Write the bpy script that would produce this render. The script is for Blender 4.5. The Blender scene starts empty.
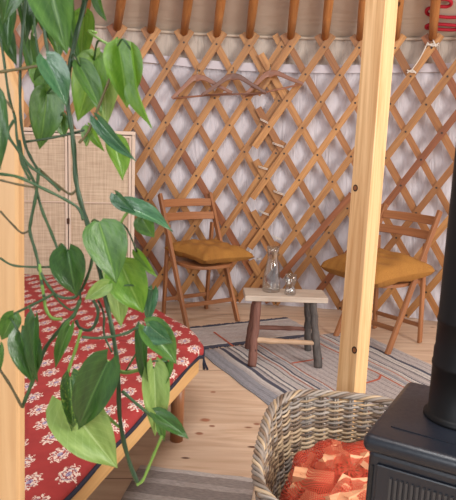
import bpy, math, random
from mathutils import Vector, Matrix
random.seed(7)
PI = math.pi
scene = bpy.context.scene
COL = scene.collection

# ------------------------------------------------------------------ camera
FPX, EYE = 620.0, 1.4
PITCH, ROLL = math.atan(112 / FPX), math.radians(2.3)
_F = Vector((0, math.cos(PITCH), -math.sin(PITCH)))
_U0 = Vector((0, math.sin(PITCH), math.cos(PITCH)))
_R0 = Vector((1, 0, 0))
_R = math.cos(ROLL) * _R0 + math.sin(ROLL) * _U0
_U = -math.sin(ROLL) * _R0 + math.cos(ROLL) * _U0
EYEV = Vector((0, 0, EYE))
cd = bpy.data.cameras.new('camera')
cam = bpy.data.objects.new('camera', cd)
COL.objects.link(cam)
M = Matrix((_R, _U, -_F)).transposed().to_4x4()
M.translation = EYEV
cam.matrix_world = M
cd.sensor_fit = 'VERTICAL'; cd.sensor_height = 24; cd.sensor_width = 24 * 456 / 500
cd.lens = 24 * FPX / 500
cd.clip_start = 0.05
cd.dof.use_dof = True; cd.dof.focus_distance = 3.2; cd.dof.aperture_fstop = 11
scene.camera = cam

def ray(px, py):
    return _F + (px - 228) / FPX * _R + (250 - py) / FPX * _U
def G(px, py, z=0.0):
    d = ray(px, py); return EYEV + d * ((z - EYE) / d.z)
def D(px, py, Y):
    d = ray(px, py); return EYEV + d * (Y / d.y)

# yurt shell: a cylinder with a conical roof
CX, CY, RW = 0.10, 0.92, 4.2
ZT, SLOPE = 2.215, 0.52
def cyl(px, py, r):
    d = ray(px, py); ox, oy = -CX, -CY
    a = d.x**2 + d.y**2; b = 2 * (ox * d.x + oy * d.y); c = ox**2 + oy**2 - r * r
    t = (-b + math.sqrt(b * b - 4 * a * c)) / (2 * a)
    p = EYEV + d * t
    return math.atan2(p.x - CX, p.y - CY), p.z
def cp(th, z, r):
    return Vector((CX + r * math.sin(th), CY + r * math.cos(th), z))
def roof_pt(px, py, off=0.0):
    d = ray(px, py); lo, hi = 0.5, 9.0
    for _ in range(50):
        m = (lo + hi) / 2; p = EYEV + d * m
        rr = math.hypot(p.x - CX, p.y - CY)
        if p.z < ZT - off + (RW + .05 - rr) * SLOPE: lo = m
        else: hi = m
    return EYEV + d * lo

# ------------------------------------------------------------------ mesh helper
class MB:
    def __init__(s): s.v, s.f, s.uv, s.mi, s.sm = [], [], [], [], []; s.m = 0
    def face(s, idx, uvs, smooth=False):
        s.f.append(tuple(idx)); s.uv.append(uvs); s.mi.append(s.m); s.sm.append(smooth)
    def bar(s, p0, p1, w, h, side=None, w1=None, h1=None):
        """rectangular bar; side = direction of the width w"""
        p0, p1 = Vector(p0), Vector(p1); ax = (p1 - p0); L = ax.length; ax.normalize()
        sd = Vector(side) if side is not None else (Vector((0, 0, 1)).cross(ax) if abs(ax.z) < .95 else Vector((1, 0, 0)))
        sd = (sd - ax * sd.dot(ax)).normalized(); up = ax.cross(sd)
        w1 = w1 or w; h1 = h1 or h; b = len(s.v)
        for p, a, c in ((p0, w, h), (p1, w1, h1)):
            for sx, sy in ((-1, -1), (1, -1), (1, 1), (-1, 1)):
                s.v.append(p + sd * (sx * a / 2) + up * (sy * c / 2))
        o, q = random.uniform(0, 40), random.uniform(0, 40)
        acc = 0
        for i in range(4):
            j = (i + 1) % 4; wd = w if i % 2 == 0 else h
            s.face((b + i, b + j, b + 4 + j, b + 4 + i), [(o, q + acc), (o, q + acc + wd), (o + L, q + acc + wd), (o + L, q + acc)])
            acc += wd
        s.face((b + 3, b + 2, b + 1, b), [(o, q), (o + .02, q), (o + .02, q + .02), (o, q + .02)])
        s.face((b + 4, b + 5, b + 6, b + 7), [(o, q), (o + .02, q), (o + .02, q + .02), (o, q + .02)])
    def box(s, c, sx, sy, sz, rz=0):
        c = Vector(c); a = Vector((math.cos(rz), math.sin(rz), 0))
        s.bar(c - a * sx / 2, c + a * sx / 2, sy, sz, side=Vector((-a.y, a.x, 0)))
    def sweep(s, pts, nrm, w, h):
        """rectangle swept along pts; nrm = thickness direction per point"""
        b = len(s.v); n = len(pts); o, q = random.uniform(0, 40), random.uniform(0, 40); u = 0; us = []
        for i, p in enumerate(pts):
            t = (pts[min(i + 1, n - 1)] - pts[max(i - 1, 0)]).normalized(); N = nrm[i]; sd = t.cross(N).normalized()
            if i: u += (p - pts[i - 1]).length
            us.append(o + u)
            for sx, sy in ((-1, -1), (1, -1), (1, 1), (-1, 1)):
                s.v.append(p + sd * (sx * w / 2) + N * (sy * h / 2))
        for k in range(n - 1):
            acc = 0
            for i in range(4):
                j = (i + 1) % 4; wd = w if i % 2 == 0 else h
                s.face((b + 4 * k + i, b + 4 * k + j, b + 4 * k + 4 + j, b + 4 * k + 4 + i),
                       [(us[k], q + acc), (us[k], q + acc + wd), (us[k + 1], q + acc + wd), (us[k + 1], q + acc)])
                acc += wd
        for base, rev in ((b, True), (b + 4 * (n - 1), False)):
            id4 = [base + i for i in range(4)]
            if rev: id4.reverse()
            s.face(id4, [(o, q), (o + .02, q), (o + .02, q + .02), (o, q + .02)])
    def tube(s, pts, rad, seg=8, closed=False, caps=True):
        pts = [Vector(p) for p in pts]; n = len(pts)
        if not isinstance(rad, (list, tuple)): rad = [rad] * n
        b = len(s.v); o, q = random.uniform(0, 40), random.uniform(0, 40); u = 0; us = []
        ref = None
        for i, p in enumerate(pts):
            if closed: t = pts[(i + 1) % n] - pts[i - 1]
            else: t = pts[min(i + 1, n - 1)] - pts[max(i - 1, 0)]
            t = t.normalized()
            if ref is None:
                ref = Vector((0, 0, 1)) if abs(t.z) < .9 else Vector((1, 0, 0))
            ref = (ref - t * ref.dot(t)).normalized(); bi = t.cross(ref)
            if i: u += (p - pts[i - 1]).length
            us.append(o + u)
            for k in range(seg):
                a = 2 * PI * k / seg
                s.v.append(p + (ref * math.cos(a) + bi * math.sin(a)) * rad[i])
        rg = n if closed else n - 1
        for i in range(rg):
            i2 = (i + 1) % n; u1 = us[i2] if i2 else us[i] + .01
            for k in range(seg):
                k2 = (k + 1) % seg; c = 2 * PI * rad[i] / seg
                s.face((b + i * seg + k, b + i * seg + k2, b + i2 * seg + k2, b + i2 * seg + k),
                       [(us[i], q + k * c), (us[i], q + (k + 1) * c), (u1, q + (k + 1) * c), (u1, q + k * c)], True)
        if caps and not closed:
            for base, rev in ((b, True), (b + (n - 1) * seg, False)):
                idx = [base + k for k in range(seg)]
                if rev: idx.reverse()
                s.face(idx, [(o + .01 * math.cos(2 * PI * k / seg), q + .01 * math.sin(2 * PI * k / seg)) for k in range(seg)])
    def lathe(s, prof, c, seg=32, close=False):
        c = Vector(c); b = len(s.v); n = len(prof)
        for r, z in prof:
            for k in range(seg):
                a = 2 * PI * k / seg
                s.v.append(c + Vector((r * math.cos(a), r * math.sin(a), z)))
        for i in range(n - 1):
            for k in range(seg):
                k2 = (k + 1) % seg
                s.face((b + i * seg + k, b + i * seg + k2, b + (i + 1) * seg + k2, b + (i + 1) * seg + k),
                       [(k / seg, prof[i][1]), ((k + 1) / seg, prof[i][1]), ((k + 1) / seg, prof[i + 1][1]), (k / seg, prof[i + 1][1])], True)
    def grid(s, fn, nu, nv, uvfn=None, smooth=True, wrap=False):
        b = len(s.v)
        for i in range(nu + 1):
            for j in range(nv + 1):
                s.v.append(Vector(fn(i / nu, j / nv)))
        uvfn = uvfn or (lambda a, c: (a, c))
        for i in range(nu):
            for j in range(nv):
                w = nv + 1
                s.face((b + i * w + j, b + (i + 1) * w + j, b + (i + 1) * w + j + 1, b + i * w + j + 1),
                       [uvfn(i / nu, j / nv), uvfn((i + 1) / nu, j / nv), uvfn((i + 1) / nu, (j + 1) / nv), uvfn(i / nu, (j + 1) / nv)], smooth)
    def build(s, name, mats, parent=None, bevel=0, origin=None):
        if not isinstance(mats, (list, tuple)): mats = [mats]
        me = bpy.data.meshes.new(name)
        o3 = Vector(origin) if origin is not None else Vector((0, 0, 0))
        me.from_pydata([tuple(v - o3) for v in s.v], [], s.f)
        ul = me.uv_layers.new(name='UVMap'); k = 0
        for fuv in s.uv:
            for a in fuv: ul.data[k].uv = a; k += 1
        for i, p in enumerate(me.polygons): p.use_smooth = s.sm[i]; p.material_index = s.mi[i]
        for m in mats: me.materials.append(m)
        me.update()
        ob = bpy.data.objects.new(name, me); COL.objects.link(ob); ob.location = o3
        if parent is not None: ob.parent = parent
        if bevel:
            md = ob.modifiers.new('bevel', 'BEVEL'); md.width = bevel; md.segments = 2; md.limit_method = 'ANGLE'
        return ob

def tag(o, label, cat, group=None, kind=None):
    o['label'] = label; o['category'] = cat
    if group: o['group'] = group
    if kind: o['kind'] = kind
    return o
def struct(o): o['kind'] = 'structure'; return o
def empty(name, label, cat, loc=(0, 0, 0), rz=0, group=None):
    o = bpy.data.objects.new(name, None); COL.objects.link(o); o.location = loc; o.rotation_euler = (0, 0, rz)
    o.empty_display_size = .1
    return tag(o, label, cat, group)
def smooth_pts(pts, n=6):
    """Catmull-Rom"""
    P = [Vector(p) for p in pts]
    if len(P) < 3:
        return [P[0].lerp(P[-1], i / n) for i in range(n + 1)]
    out = []
    for i in range(len(P) - 1):
        a = P[max(i - 1, 0)]; b = P[i]; c = P[i + 1]; d = P[min(i + 2, len(P) - 1)]
        for k in range(n):
            t = k / n
            out.append(.5 * ((2 * b) + (c - a) * t + (2 * a - 5 * b + 4 * c - d) * t * t + (3 * b - a - 3 * c + d) * t**3))
    out.append(P[-1]); return out

# ------------------------------------------------------------------ materials
def C(r, g, b):
    f = lambda c: (c / 255 / 12.92) if c / 255 <= .04045 else ((c / 255 + .055) / 1.055)**2.4
    return (f(r), f(g), f(b), 1)
class NT:
    def __init__(s, name):
        s.mat = bpy.data.materials.new(name); s.mat.use_nodes = True
        s.t = s.mat.node_tree; s.t.nodes.clear()
        s.out = s.n('ShaderNodeOutputMaterial'); s.bsdf = s.n('ShaderNodeBsdfPrincipled')
        s.l(s.bsdf.outputs[0], s.out.inputs[0])
    def n(s, typ, **kw):
        nd = s.t.nodes.new(typ)
        for k, v in kw.items(): setattr(nd, k, v)
        return nd
    def l(s, a, b): s.t.links.new(a, b)
    def put(s, sock, val):
        if hasattr(val, 'links') or hasattr(val, 'is_output'): s.l(val, sock)
        else: sock.default_value = val
    def uv(s): return s.n('ShaderNodeTexCoord').outputs['UV']
    def obj(s): return s.n('ShaderNodeTexCoord').outputs['Object']
    def mapping(s, vec, scale=(1, 1, 1), rot=(0, 0, 0), loc=(0, 0, 0)):
        m = s.n('ShaderNodeMapping'); s.l(vec, m.inputs[0])
        m.inputs['Scale'].default_value = scale; m.inputs['Rotation'].default_value = rot; m.inputs['Location'].default_value = loc
        return m.outputs[0]
    def noise(s, vec, scale=5, detail=4, rough=.55, dist=0):
        m = s.n('ShaderNodeTexNoise'); s.l(vec, m.inputs['Vector'])
        m.inputs['Scale'].default_value = scale; m.inputs['Detail'].default_value = detail
        m.inputs['Roughness'].default_value = rough; m.inputs['Distortion'].default_value = dist
        return m.outputs[0]
    def voro(s, vec, scale=5, rnd=1, out='Distance'):
        m = s.n('ShaderNodeTexVoronoi'); s.l(vec, m.inputs['Vector'])
        m.inputs['Scale'].default_value = scale; m.inputs['Randomness'].default_value = rnd
        return m.outputs[out]
    def ramp(s, fac, stops, interp='LINEAR'):
        m = s.n('ShaderNodeValToRGB'); s.l(fac, m.inputs[0]); m.color_ramp.interpolation = interp
        e = m.color_ramp.elements
        while len(e) < len(stops): e.new(.5)
        for el, (p, c) in zip(e, stops): el.position = p; el.color = c
        return m.outputs[0]
    def math(s, op, a, b=None, c=None):
        m = s.n('ShaderNodeMath', operation=op)
        s.put(m.inputs[0], a)
        if b is not None: s.put(m.inputs[1], b)
        if c is not None: s.put(m.inputs[2], c)
        return m.outputs[0]
    def mix(s, fac, a, b, blend='MIX'):
        m = s.n('ShaderNodeMix', data_type='RGBA', blend_type=blend)
        s.put(m.inputs[0], fac); s.put(m.inputs[6], a); s.put(m.inputs[7], b)
        return m.outputs[2]
    def sep(s, vec):
        m = s.n('ShaderNodeSeparateXYZ'); s.l(vec, m.inputs[0]); return m.outputs
    def bump(s, h, strength=.3, dist=.01):
        m = s.n('ShaderNodeBump'); m.inputs['Strength'].default_value = strength; m.inputs['Distance'].default_value = dist
        s.l(h, m.inputs['Height']); s.l(m.outputs[0], s.bsdf.inputs['Normal'])
    def base(s, c, rough=.6, **kw):
        s.put(s.bsdf.inputs['Base Color'], c); s.put(s.bsdf.inputs['Roughness'], rough)
        for k, v in kw.items(): s.put(s.bsdf.inputs[k], v)
        return s.mat

W4 = (1, 1, 1, 1); K4 = (0, 0, 0, 1)
def wood(name, c1, c2, rough=.5, sc=(1.6, 26), knots=0, kcol=C(70, 42, 22), var=.35, coord='uv', ksc=(3, 9)):
    t = NT(name); uv = t.uv() if coord == 'uv' else t.obj()
    g = t.noise(t.mapping(uv, (sc[0], sc[1], sc[1] if coord == 'obj' else 1)), 1.6, 6, .6, .8)
    col = t.ramp(g, [(.3, c1), (.7, c2)])
    lo = t.noise(t.mapping(uv, (.5, 4, 1)), 1.0, 1)
    dark = t.mix(t.math('MULTIPLY', t.ramp(lo, [(.35, W4), (.65, K4)]), var), col, tuple(c * .55 for c in c1[:3]) + (1,))
    if knots:
        v = t.voro(t.mapping(uv, (ksc[0], ksc[1], 1)), 1.0)
        k = t.ramp(v, [(.0, W4), (.035 * knots, W4), (.075 * knots, K4)])
        dark = t.mix(k, dark, kcol)
    t.bump(g, .12, .003)
    return t.base(dark, rough)

m_slat = wood('slat_wood', C(154, 100, 50), C(204, 150, 90), .5, (1.4, 22), 0.8, C(84, 48, 26), .55, ksc=(4, 14))
m_slat_dark = wood('slat_wood_dark', C(122, 66, 34), C(158, 96, 54), .5, (1.4, 22), 0.6, C(60, 32, 18), .3)
m_slat_mid = wood('slat_wood_mid', C(138, 86, 42), C(178, 122, 70), .5, (1.4, 22), 0.8, C(70, 40, 22), .4)
m_pole = wood('roof_pole_wood', C(176, 112, 58), C(212, 150, 90), .5, (1.2, 18), 1.2, C(66, 36, 20), .5, ksc=(2.4, 5))
m_post = wood('pine_post_wood', C(184, 136, 84), C(230, 194, 146), .5, (.9, 24), 0, var=.12)
m_lpost = wood('pale_pine_board', C(190, 146, 98), C(222, 182, 134), .45, (.6, 16), 0, var=.25)
m_chair = wood('chair_wood', C(140, 88, 54), C(174, 118, 78), .42, (1.6, 30), 0, var=.35)
m_rail = wood('bed_rail_wood', C(196, 146, 88), C(224, 180, 120), .42, (1.0, 24), 0, var=.2)
m_bark = wood('red_brown_bark', C(104, 66, 56), C(142, 98, 84), .75, (3, 30), 1.2, C(50, 30, 26), .4, ksc=(8, 14))
m_bark_d = wood('dark_grey_bark', C(58, 52, 50), C(112, 104, 100), .8, (5, 26), 1.6, C(30, 26, 24), .5, ksc=(9, 16))
m_birch = wood('peeled_stick', C(182, 146, 116), C(216, 188, 158), .65, (3, 24), 1.4, C(120, 72, 52), .4, ksc=(9, 14))
m_ttop = wood('table_top_wood', C(166, 148, 132), C(198, 184, 170), .55, (1.4, 22), .7, C(140, 108, 82), .3)
m_hang = wood('hanger_wood', C(134, 84, 60), C(168, 114, 86), .4, (2, 20), 0, var=.3)
m_hang_d = wood('hanger_wood_dark', C(104, 66, 50), C(136, 92, 72), .4, (2, 20), 0, var=.3)
m_kind = wood('split_kindling', C(198, 130, 92), C(230, 174, 132), .6, (3, 24), 0, var=.3)
m_white_wood = wood('whitewashed_wood', C(196, 172, 152), C(214, 194, 176), .5, (1.5, 24), 0, var=.1)

def plain(name, c, rough=.6, **kw): return NT(name).base(c, rough, **kw)
m_hole = plain('rivet_dark', C(40, 24, 16), .5)
m_string = plain('white_string', C(216, 208, 198), .8)
m_strap = plain('white_webbing', C(206, 198, 204), .8)
m_navy = plain('navy_hem', C(30, 30, 46), .85)
m_steel = plain('hook_steel', C(120, 116, 112), .3, Metallic=1.0)
m_redthread = plain('red_embroidery_thread', C(168, 12, 38), .7)
m_brass = plain('dark_latch', C(70, 44, 30), .4, Metallic=.6)
m_pot = plain('terracotta', C(168, 96, 66), .7)
m_soil = plain('potting_soil', C(46, 32, 24), .9)

# floor: pale plywood
t = NT('plywood_floor'); P = t.obj()
g = t.noise(t.mapping(P, (1.1, 9, 1), (0, 0, math.radians(-4))), 1.5, 7, .6, 1.2)
col = t.ramp(g, [(.28, C(190, 160, 132)), (.5, C(214, 186, 160)), (.74, C(226, 204, 180))])
wv = t.n('ShaderNodeTexWave', wave_type='BANDS', bands_direction='Y'); t.l(t.mapping(P, (.35, 1.7, 1), (0, 0, math.radians(-4))), wv.inputs[0])
wv.inputs['Scale'].default_value = 2.2; wv.inputs['Distortion'].default_value = 9; wv.inputs['Detail'].default_value = 3
col = t.mix(t.math('MULTIPLY', wv.outputs[1], .16), col, C(170, 126, 96))
vk = t.voro(t.mapping(P, (3.1, 6.8, 1), (0, 0, math.radians(-4)), (.35, .2, 0)), 1.0)
col = t.mix(t.ramp(vk, [(.0, W4), (.04, W4), (.08, K4)]), col, C(138, 92, 66))
vk2 = t.voro(t.mapping(P, (2.0, 5.2, 1), (0, 0, .1), (.8, .45, 0)), 1.0)
col = t.mix(t.ramp(vk2, [(.0, W4), (.025, W4), (.05, K4)]), col, C(60, 34, 24))
sp_ = t.sep(P); nz = t.math('MULTIPLY', t.math('SUBTRACT', t.noise(P, 30, 2), .5), .5)
for px, py, rx, ry, kc in ((205, 420, .030, .024, C(168, 112, 84)), (199, 433.5, .024, .018, C(160, 106, 80)), (212, 426, .018, .014, C(150, 98, 74)), (257, 424, .022, .016, C(160, 108, 82)),
                           (252, 447, .024, .012, C(84, 54, 42)), (185.5, 458, .024, .010, C(84, 54, 42)), (239.5, 477, .022, .008, C(84, 54, 42)), (213, 392, .018, .016, C(166, 118, 92))):
    kp = G(px, py)
    ddx = t.math('DIVIDE', t.math('SUBTRACT', sp_[0], kp.x), rx); ddy = t.math('DIVIDE', t.math('SUBTRACT', sp_[1], kp.y), ry)
    dd = t.math('ADD', t.math('SQRT', t.math('ADD', t.math('MULTIPLY', ddx, ddx), t.math('MULTIPLY', ddy, ddy))), nz)
    col = t.mix(t.ramp(dd, [(.55, W4), (1.0, K4)]), col, kc)
# sheet joints
sx = t.sep(t.mapping(P, (1, 1, 1), (0, 0, math.radians(-4))))
fy = t.math('ABSOLUTE', t.math('SUBTRACT', t.math('FRACT', t.math('MULTIPLY', t.math('ADD', sx[1], .68), 1 / 1.22)), .5))
col = t.mix(t.ramp(fy, [(.0, W4), (.002, W4), (.004, K4)]), col, C(96, 62, 46))
t.bump(g, .05, .002)
m_floor = t.base(col, .5)

# canvas of wall and roof: wrinkled
def canvas(name, roof):
    t = NT(name); P = t.obj(); uv = t.uv()
    if roof:
        w = t.noise(t.mapping(uv, (1.2, 5, 1), (0, 0, .35)), 1.6, 4, .5, 1.4)
        col = t.ramp(t.noise(P, 1.2, 2), [(.3, C(190, 172, 156)), (.7, C(200, 184, 166))])
        t.bump(w, .25, .04)
    else:
        w = t.noise(t.mapping(uv, (9, 1.8, 1), (0, 0, .3)), 1.9, 5, .5, 1.4)
        low = t.ramp(t.noise(P, 2.2, 2), [(.3, C(206, 199, 204)), (.7, C(218, 212, 218))])
        z = t.sep(P)[2]
        col = t.mix(t.math('GREATER_THAN', z, 1.955), low, C(194, 180, 168))
        t.bump(w, .5, .05)
    return t.base(col, .85)
m_canvas = canvas('wall_canvas', False); m_roofc = canvas('roof_canvas', True)

# rugs
def rug_mat(name, stops, width, dash=True, rough=.95):
    t = NT(name); uv = t.uv(); s = t.sep(uv)
    wob = t.math('MULTIPLY', t.math('SUBTRACT', t.noise(t.mapping(uv, (6, 14, 1)), 1.6, 2), .5), .012)
    u = t.math('DIVIDE', t.math('ADD', s[0], wob), width)
    col = t.ramp(u, stops, 'CONSTANT')
    # woven dashes
    ch = t.n('ShaderNodeTexWave', wave_type='BANDS', bands_direction='Y'); t.l(uv, ch.inputs[0]); ch.inputs['Scale'].default_value = 18; ch.inputs['Distortion'].default_value = 1.5
    ch.inputs['Detail Scale'].default_value = 4
    fine = t.noise(t.mapping(uv, (150, 34, 1)), 1, 4, .75)
    if dash:
        bandm = t.math('GREATER_THAN', t.math('SINE', t.math('MULTIPLY', s[0], 130)), .25)
        col = t.mix(t.math('MULTIPLY', t.math('MULTIPLY', t.math('GREATER_THAN', ch.outputs[1], .6), bandm), .5), col, C(70, 70, 82))
    col = t.mix(.5, col, t.ramp(fine, [(.3, C(80, 78, 82)), (.7, W4)]), 'MULTIPLY')
    t.bump(fine, .5, .004)
    return t.base(col, rough)
gb, lt, nv, wh, orr, dk, pl = C(158, 158, 166), C(200, 192, 190), C(84, 86, 104), C(220, 214, 208), C(194, 118, 92), C(126, 122, 128), C(196, 186, 184)
half = [(0, gb), (.075, lt), (.105, wh), (.115, nv), (.137, lt), (.16, dk), (.168, wh), (.19, nv), (.197, lt), (.225, wh), (.235, dk), (.243, lt), (.262, orr), (.27, wh), (.285, nv), (.293, lt), (.318, gb), (.33, wh), (.338, orr), (.345, pl)]
stA = half[:] + [(.66, orr), (.668, wh), (.69, gb), (.71, lt), (.735, orr), (.745, wh), (.77, nv), (.78, lt), (.83, dk), (.84, wh), (.88, nv), (.9, lt), (.93, gb)][:12]
m_rugA = rug_mat('striped_rug', stA, 1.3)
stB = [(0, nv), (.05, wh), (.08, lt), (.2, pl), (.55, lt), (.8, pl), (.9, wh), (.94, nv)]
m_rugB = rug_mat('grey_rug', stB, .44, False)
stC = [(0, C(204, 194, 188)), (.035, C(158, 146, 140)), (.1, C(178, 166, 160)), (.14, C(146, 134, 128)), (.22, C(178, 166, 158)), (.27, C(150, 138, 132)), (.36, C(168, 156, 150)), (.45, C(146, 134, 128)), (.55, C(178, 166, 160)), (.62, C(154, 142, 136)), (.75, C(172, 160, 154)), (.85, C(146, 134, 128)), (.95, C(176, 164, 158))]
m_rugC = rug_mat('taupe_rug', stC, .9, False)
m_fringe = plain('navy_fringe', C(74, 76, 92), .95)
m_redline = plain('rust_yarn', C(176, 92, 70), .95)

# red block print
t = NT('red_block_print'); uv = t.uv(); s = t.sep(uv)
a, b = .076, .165
uu = t.math('DIVIDE', s[0], a); row = t.math('FLOOR', uu)
vv = t.math('ADD', t.math('DIVIDE', s[1], b), t.math('MULTIPLY', t.math('FLOORED_MODULO', row, 2.0), .5))
lu = t.math('MULTIPLY', t.math('SUBTRACT', t.math('FRACT', uu), .5), a)
lv = t.math('MULTIPLY', t.math('SUBTRACT', t.math('FRACT', vv), .5), b * .56)
rr = t.math('SQRT', t.math('ADD', t.math('MULTIPLY', lu, lu), t.math('MULTIPLY', lv, lv)))
ang = t.math('ARCTAN2', lv, lu)
rad = t.math('ADD', .027, t.math('MULTIPLY', t.math('SINE', t.math('MULTIPLY', ang, 9)), .004))
inside = t.math('LESS_THAN', rr, rad)
spk = t.math('GREATER_THAN', t.noise(t.mapping(uv, (1, 1, 1)), 120, 2, .6), .485)
motif = t.math('MULTIPLY', inside, spk)
base = t.ramp(t.noise(uv, 9, 3), [(.3, C(138, 38, 38)), (.7, C(156, 48, 46))])
col = t.mix(motif, base, C(218, 198, 184))
ctr = t.math('LESS_THAN', rr, .0075)
col = t.mix(t.math('MULTIPLY', ctr, .6), col, C(84, 104, 160))
ring = t.math('MULTIPLY', t.math('COMPARE', rr, .0165, .0025), t.math('GREATER_THAN', t.noise(uv, 60, 1), .53))
col = t.mix(t.math('MULTIPLY', ring, .5), col, C(70, 76, 116))
t.bump(t.noise(uv, 7, 3), .5, .02)
m_quilt = t.base(col, .9)

# mustard linen
t = NT('mustard_linen'); uv = t.uv()
n1 = t.noise(t.mapping(uv, (200, 200, 1)), 1, 2); n2 = t.noise(uv, 6, 3, .5, 1.0)
t.bump(n2, .55, .03)
m_must = t.base(t.mix(.25, t.ramp(n2, [(.3, C(142, 92, 36)), (.7, C(162, 110, 46))]), t.ramp(n1, [(.3, C(120, 80, 30)), (.7, C(200, 150, 70))])), .9)

# rattan webbing
t = NT('rattan_webbing'); uv = t.uv()
bx = t.n('ShaderNodeTexWave', bands_direction='X'); t.l(uv, bx.inputs[0]); bx.inputs['Scale'].default_value = 36
by = t.n('ShaderNodeTexWave', bands_direction='Y'); t.l(uv, by.inputs[0]); by.inputs['Scale'].default_value = 36
blot = t.noise(t.mapping(uv, (5, 90, 1)), 1, 3); blot2 = t.noise(t.mapping(uv, (90, 4, 1)), 1, 3)
w = t.math('MULTIPLY', bx.outputs[1], by.outputs[1])
col = t.ramp(t.math('ADD', t.math('MULTIPLY', blot, .5), t.math('MULTIPLY', blot2, .5)), [(.35, C(168, 144, 120)), (.62, C(206, 184, 158))])
col = t.mix(t.math('MULTIPLY', w, .45), col, C(124, 98, 76))
m_rattan = t.base(col, .65)

# wicker
def wick(name, c1, c2):
    t = NT(name); uv = t.uv()
    g = t.noise(t.mapping(uv, (6, 60, 1)), 1, 3)
    big = t.noise(t.mapping(uv, (2.2, .4, 1)), 1, 2)
    return t.base(t.mix(t.ramp(big, [(.35, K4), (.65, W4)]), t.ramp(g, [(.3, c1), (.7, c2)]), t.ramp(g, [(.3, tuple(c * .55 for c in c1[:3]) + (1,)), (.7, c1)])), .55)
m_w = [wick('wicker_tan', C(168, 142, 112), C(210, 188, 158)), wick('wicker_grey', C(140, 128, 118), C(188, 176, 164)), wick('wicker_brown', C(104, 84, 70), C(160, 136, 112))]

# orange net
t = NT('orange_net'); uv = t.uv()
wx = t.n('ShaderNodeTexWave', bands_direction='DIAGONAL'); t.l(t.mapping(uv, (1, 1, 0)), wx.inputs[0]); wx.inputs['Scale'].default_value = 34; wx.inputs['Distortion'].default_value = .6
wy = t.n('ShaderNodeTexWave', bands_direction='DIAGONAL'); t.l(t.mapping(uv, (1, -1, 0)), wy.inputs[0]); wy.inputs['Scale'].default_value = 34; wy.inputs['Distortion'].default_value = .6
net = t.math('MAXIMUM', t.math('GREATER_THAN', wx.outputs[1], .80), t.math('GREATER_THAN', wy.outputs[1], .80))
dens = t.ramp(t.noise(uv, 5, 2), [(.4, K4), (.7, W4)])
tr = t.n('ShaderNodeBsdfTransparent'); ms = t.n('ShaderNodeMixShader')
t.base(C(186, 60, 38), .6)
t.l(t.math('MAXIMUM', net, t.math('MULTIPLY', dens, .3)), ms.inputs[0]); t.l(tr.outputs[0], ms.inputs[1]); t.l(t.bsdf.outputs[0], ms.inputs[2]); t.l(ms.outputs[0], t.out.inputs[0])
m_net = t.mat

# stove
t = NT('black_stove_enamel'); n = t.noise(t.obj(), 90, 3)
t.bump(n, .12, .002)
m_stove = t.base(C(24, 28, 37), t.ramp(n, [(.3, (.28,) * 3 + (1,)), (.7, (.4,) * 3 + (1,))]), Metallic=.0)
m_pipe = plain('black_flue', C(12, 12, 14), .5, **{'Specular IOR Level': .22})
m_groove = plain('stove_dark_seam', C(10, 10, 11), .7)  # near-black strip along the edge of the stove face

t = NT('clear_glass')
gl = t.n('ShaderNodeBsdfGlossy'); gl.inputs['Roughness'].default_value = .03
trn = t.n('ShaderNodeBsdfTransparent'); trn.inputs[0].default_value = (.92, .93, .93, 1)
fr_ = t.n('ShaderNodeLayerWeight'); fr_.inputs[0].default_value = .32
ms = t.n('ShaderNodeMixShader'); t.l(t.math('ADD', t.math('MULTIPLY', fr_.outputs['Facing'], .75), .06), ms.inputs[0])
t.l(trn.outputs[0], ms.inputs[1]); t.l(gl.outputs[0], ms.inputs[2]); t.l(ms.outputs[0], t.out.inputs[0])
m_glass = t.mat

def leaf_mat(name, c1, c2, c3, rough=.32, trans=.25, vari=0):
    t = NT(name); uv = t.uv(); s = t.sep(uv)
    n = t.noise(uv, 3.0, 3)
    col = t.ramp(n, [(.3, c1), (.7, c2)])
    mid = t.math('LESS_THAN', t.math('ABSOLUTE', s[0]), .035)
    # side veins
    vz = t.math('FRACT', t.math('MULTIPLY', t.math('SUBTRACT', s[1], t.math('MULTIPLY', t.math('ABSOLUTE', s[0]), .32)), 9))
    vein = t.math('LESS_THAN', vz, .1)
    col = t.mix(t.math('MULTIPLY', mid, .6), col, c3)
    col = t.mix(t.math('MULTIPLY', vein, .16), col, c3)
    if vari:
        sp = t.ramp(t.noise(t.mapping(uv, (4, 9, 1)), 1.6, 4), [(.56, K4), (.62, W4)])
        col = t.mix(t.math('MULTIPLY', sp, .55), col, C(150, 170, 70))
    t.bump(n, .2, .01)
    t.base(col, rough, **{'Specular IOR Level': .5})
    tl = t.n('ShaderNodeBsdfTranslucent'); t.l(col, tl.inputs[0]); ms = t.n('ShaderNodeMixShader'); ms.inputs[0].default_value = trans
    t.l(t.bsdf.outputs[0], ms.inputs[1]); t.l(tl.outputs[0], ms.inputs[2]); t.l(ms.outputs[0], t.out.inputs[0])
    return t.mat
LM = dict(
    dark=leaf_mat('leaf_dark', C(36, 66, 26), C(56, 92, 36), C(86, 128, 60), .3, .12),
    vari=leaf_mat('leaf_variegated', C(34, 66, 26), C(56, 94, 36), C(110, 140, 60), .3, .15, 1),
    mid=leaf_mat('leaf_mid', C(54, 92, 36), C(84, 124, 50), C(122, 156, 80), .4, .25),
    bright=leaf_mat('leaf_bright', C(86, 132, 38), C(118, 160, 56), C(152, 186, 92), .38, .4),
    pale=leaf_mat('leaf_pale', C(112, 144, 68), C(148, 176, 98), C(180, 204, 140), .42, .35),
    blue_sheen=leaf_mat('leaf_blue_sheen', C(46, 84, 54), C(76, 116, 78), C(112, 148, 108), .22, .12))  # last one: bluish reflected sheen put into the leaf's base colour
m_stem = wood('vine_stem', C(34, 62, 34), C(58, 92, 46), .45, (8, 30), 0, var=.3)
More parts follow.
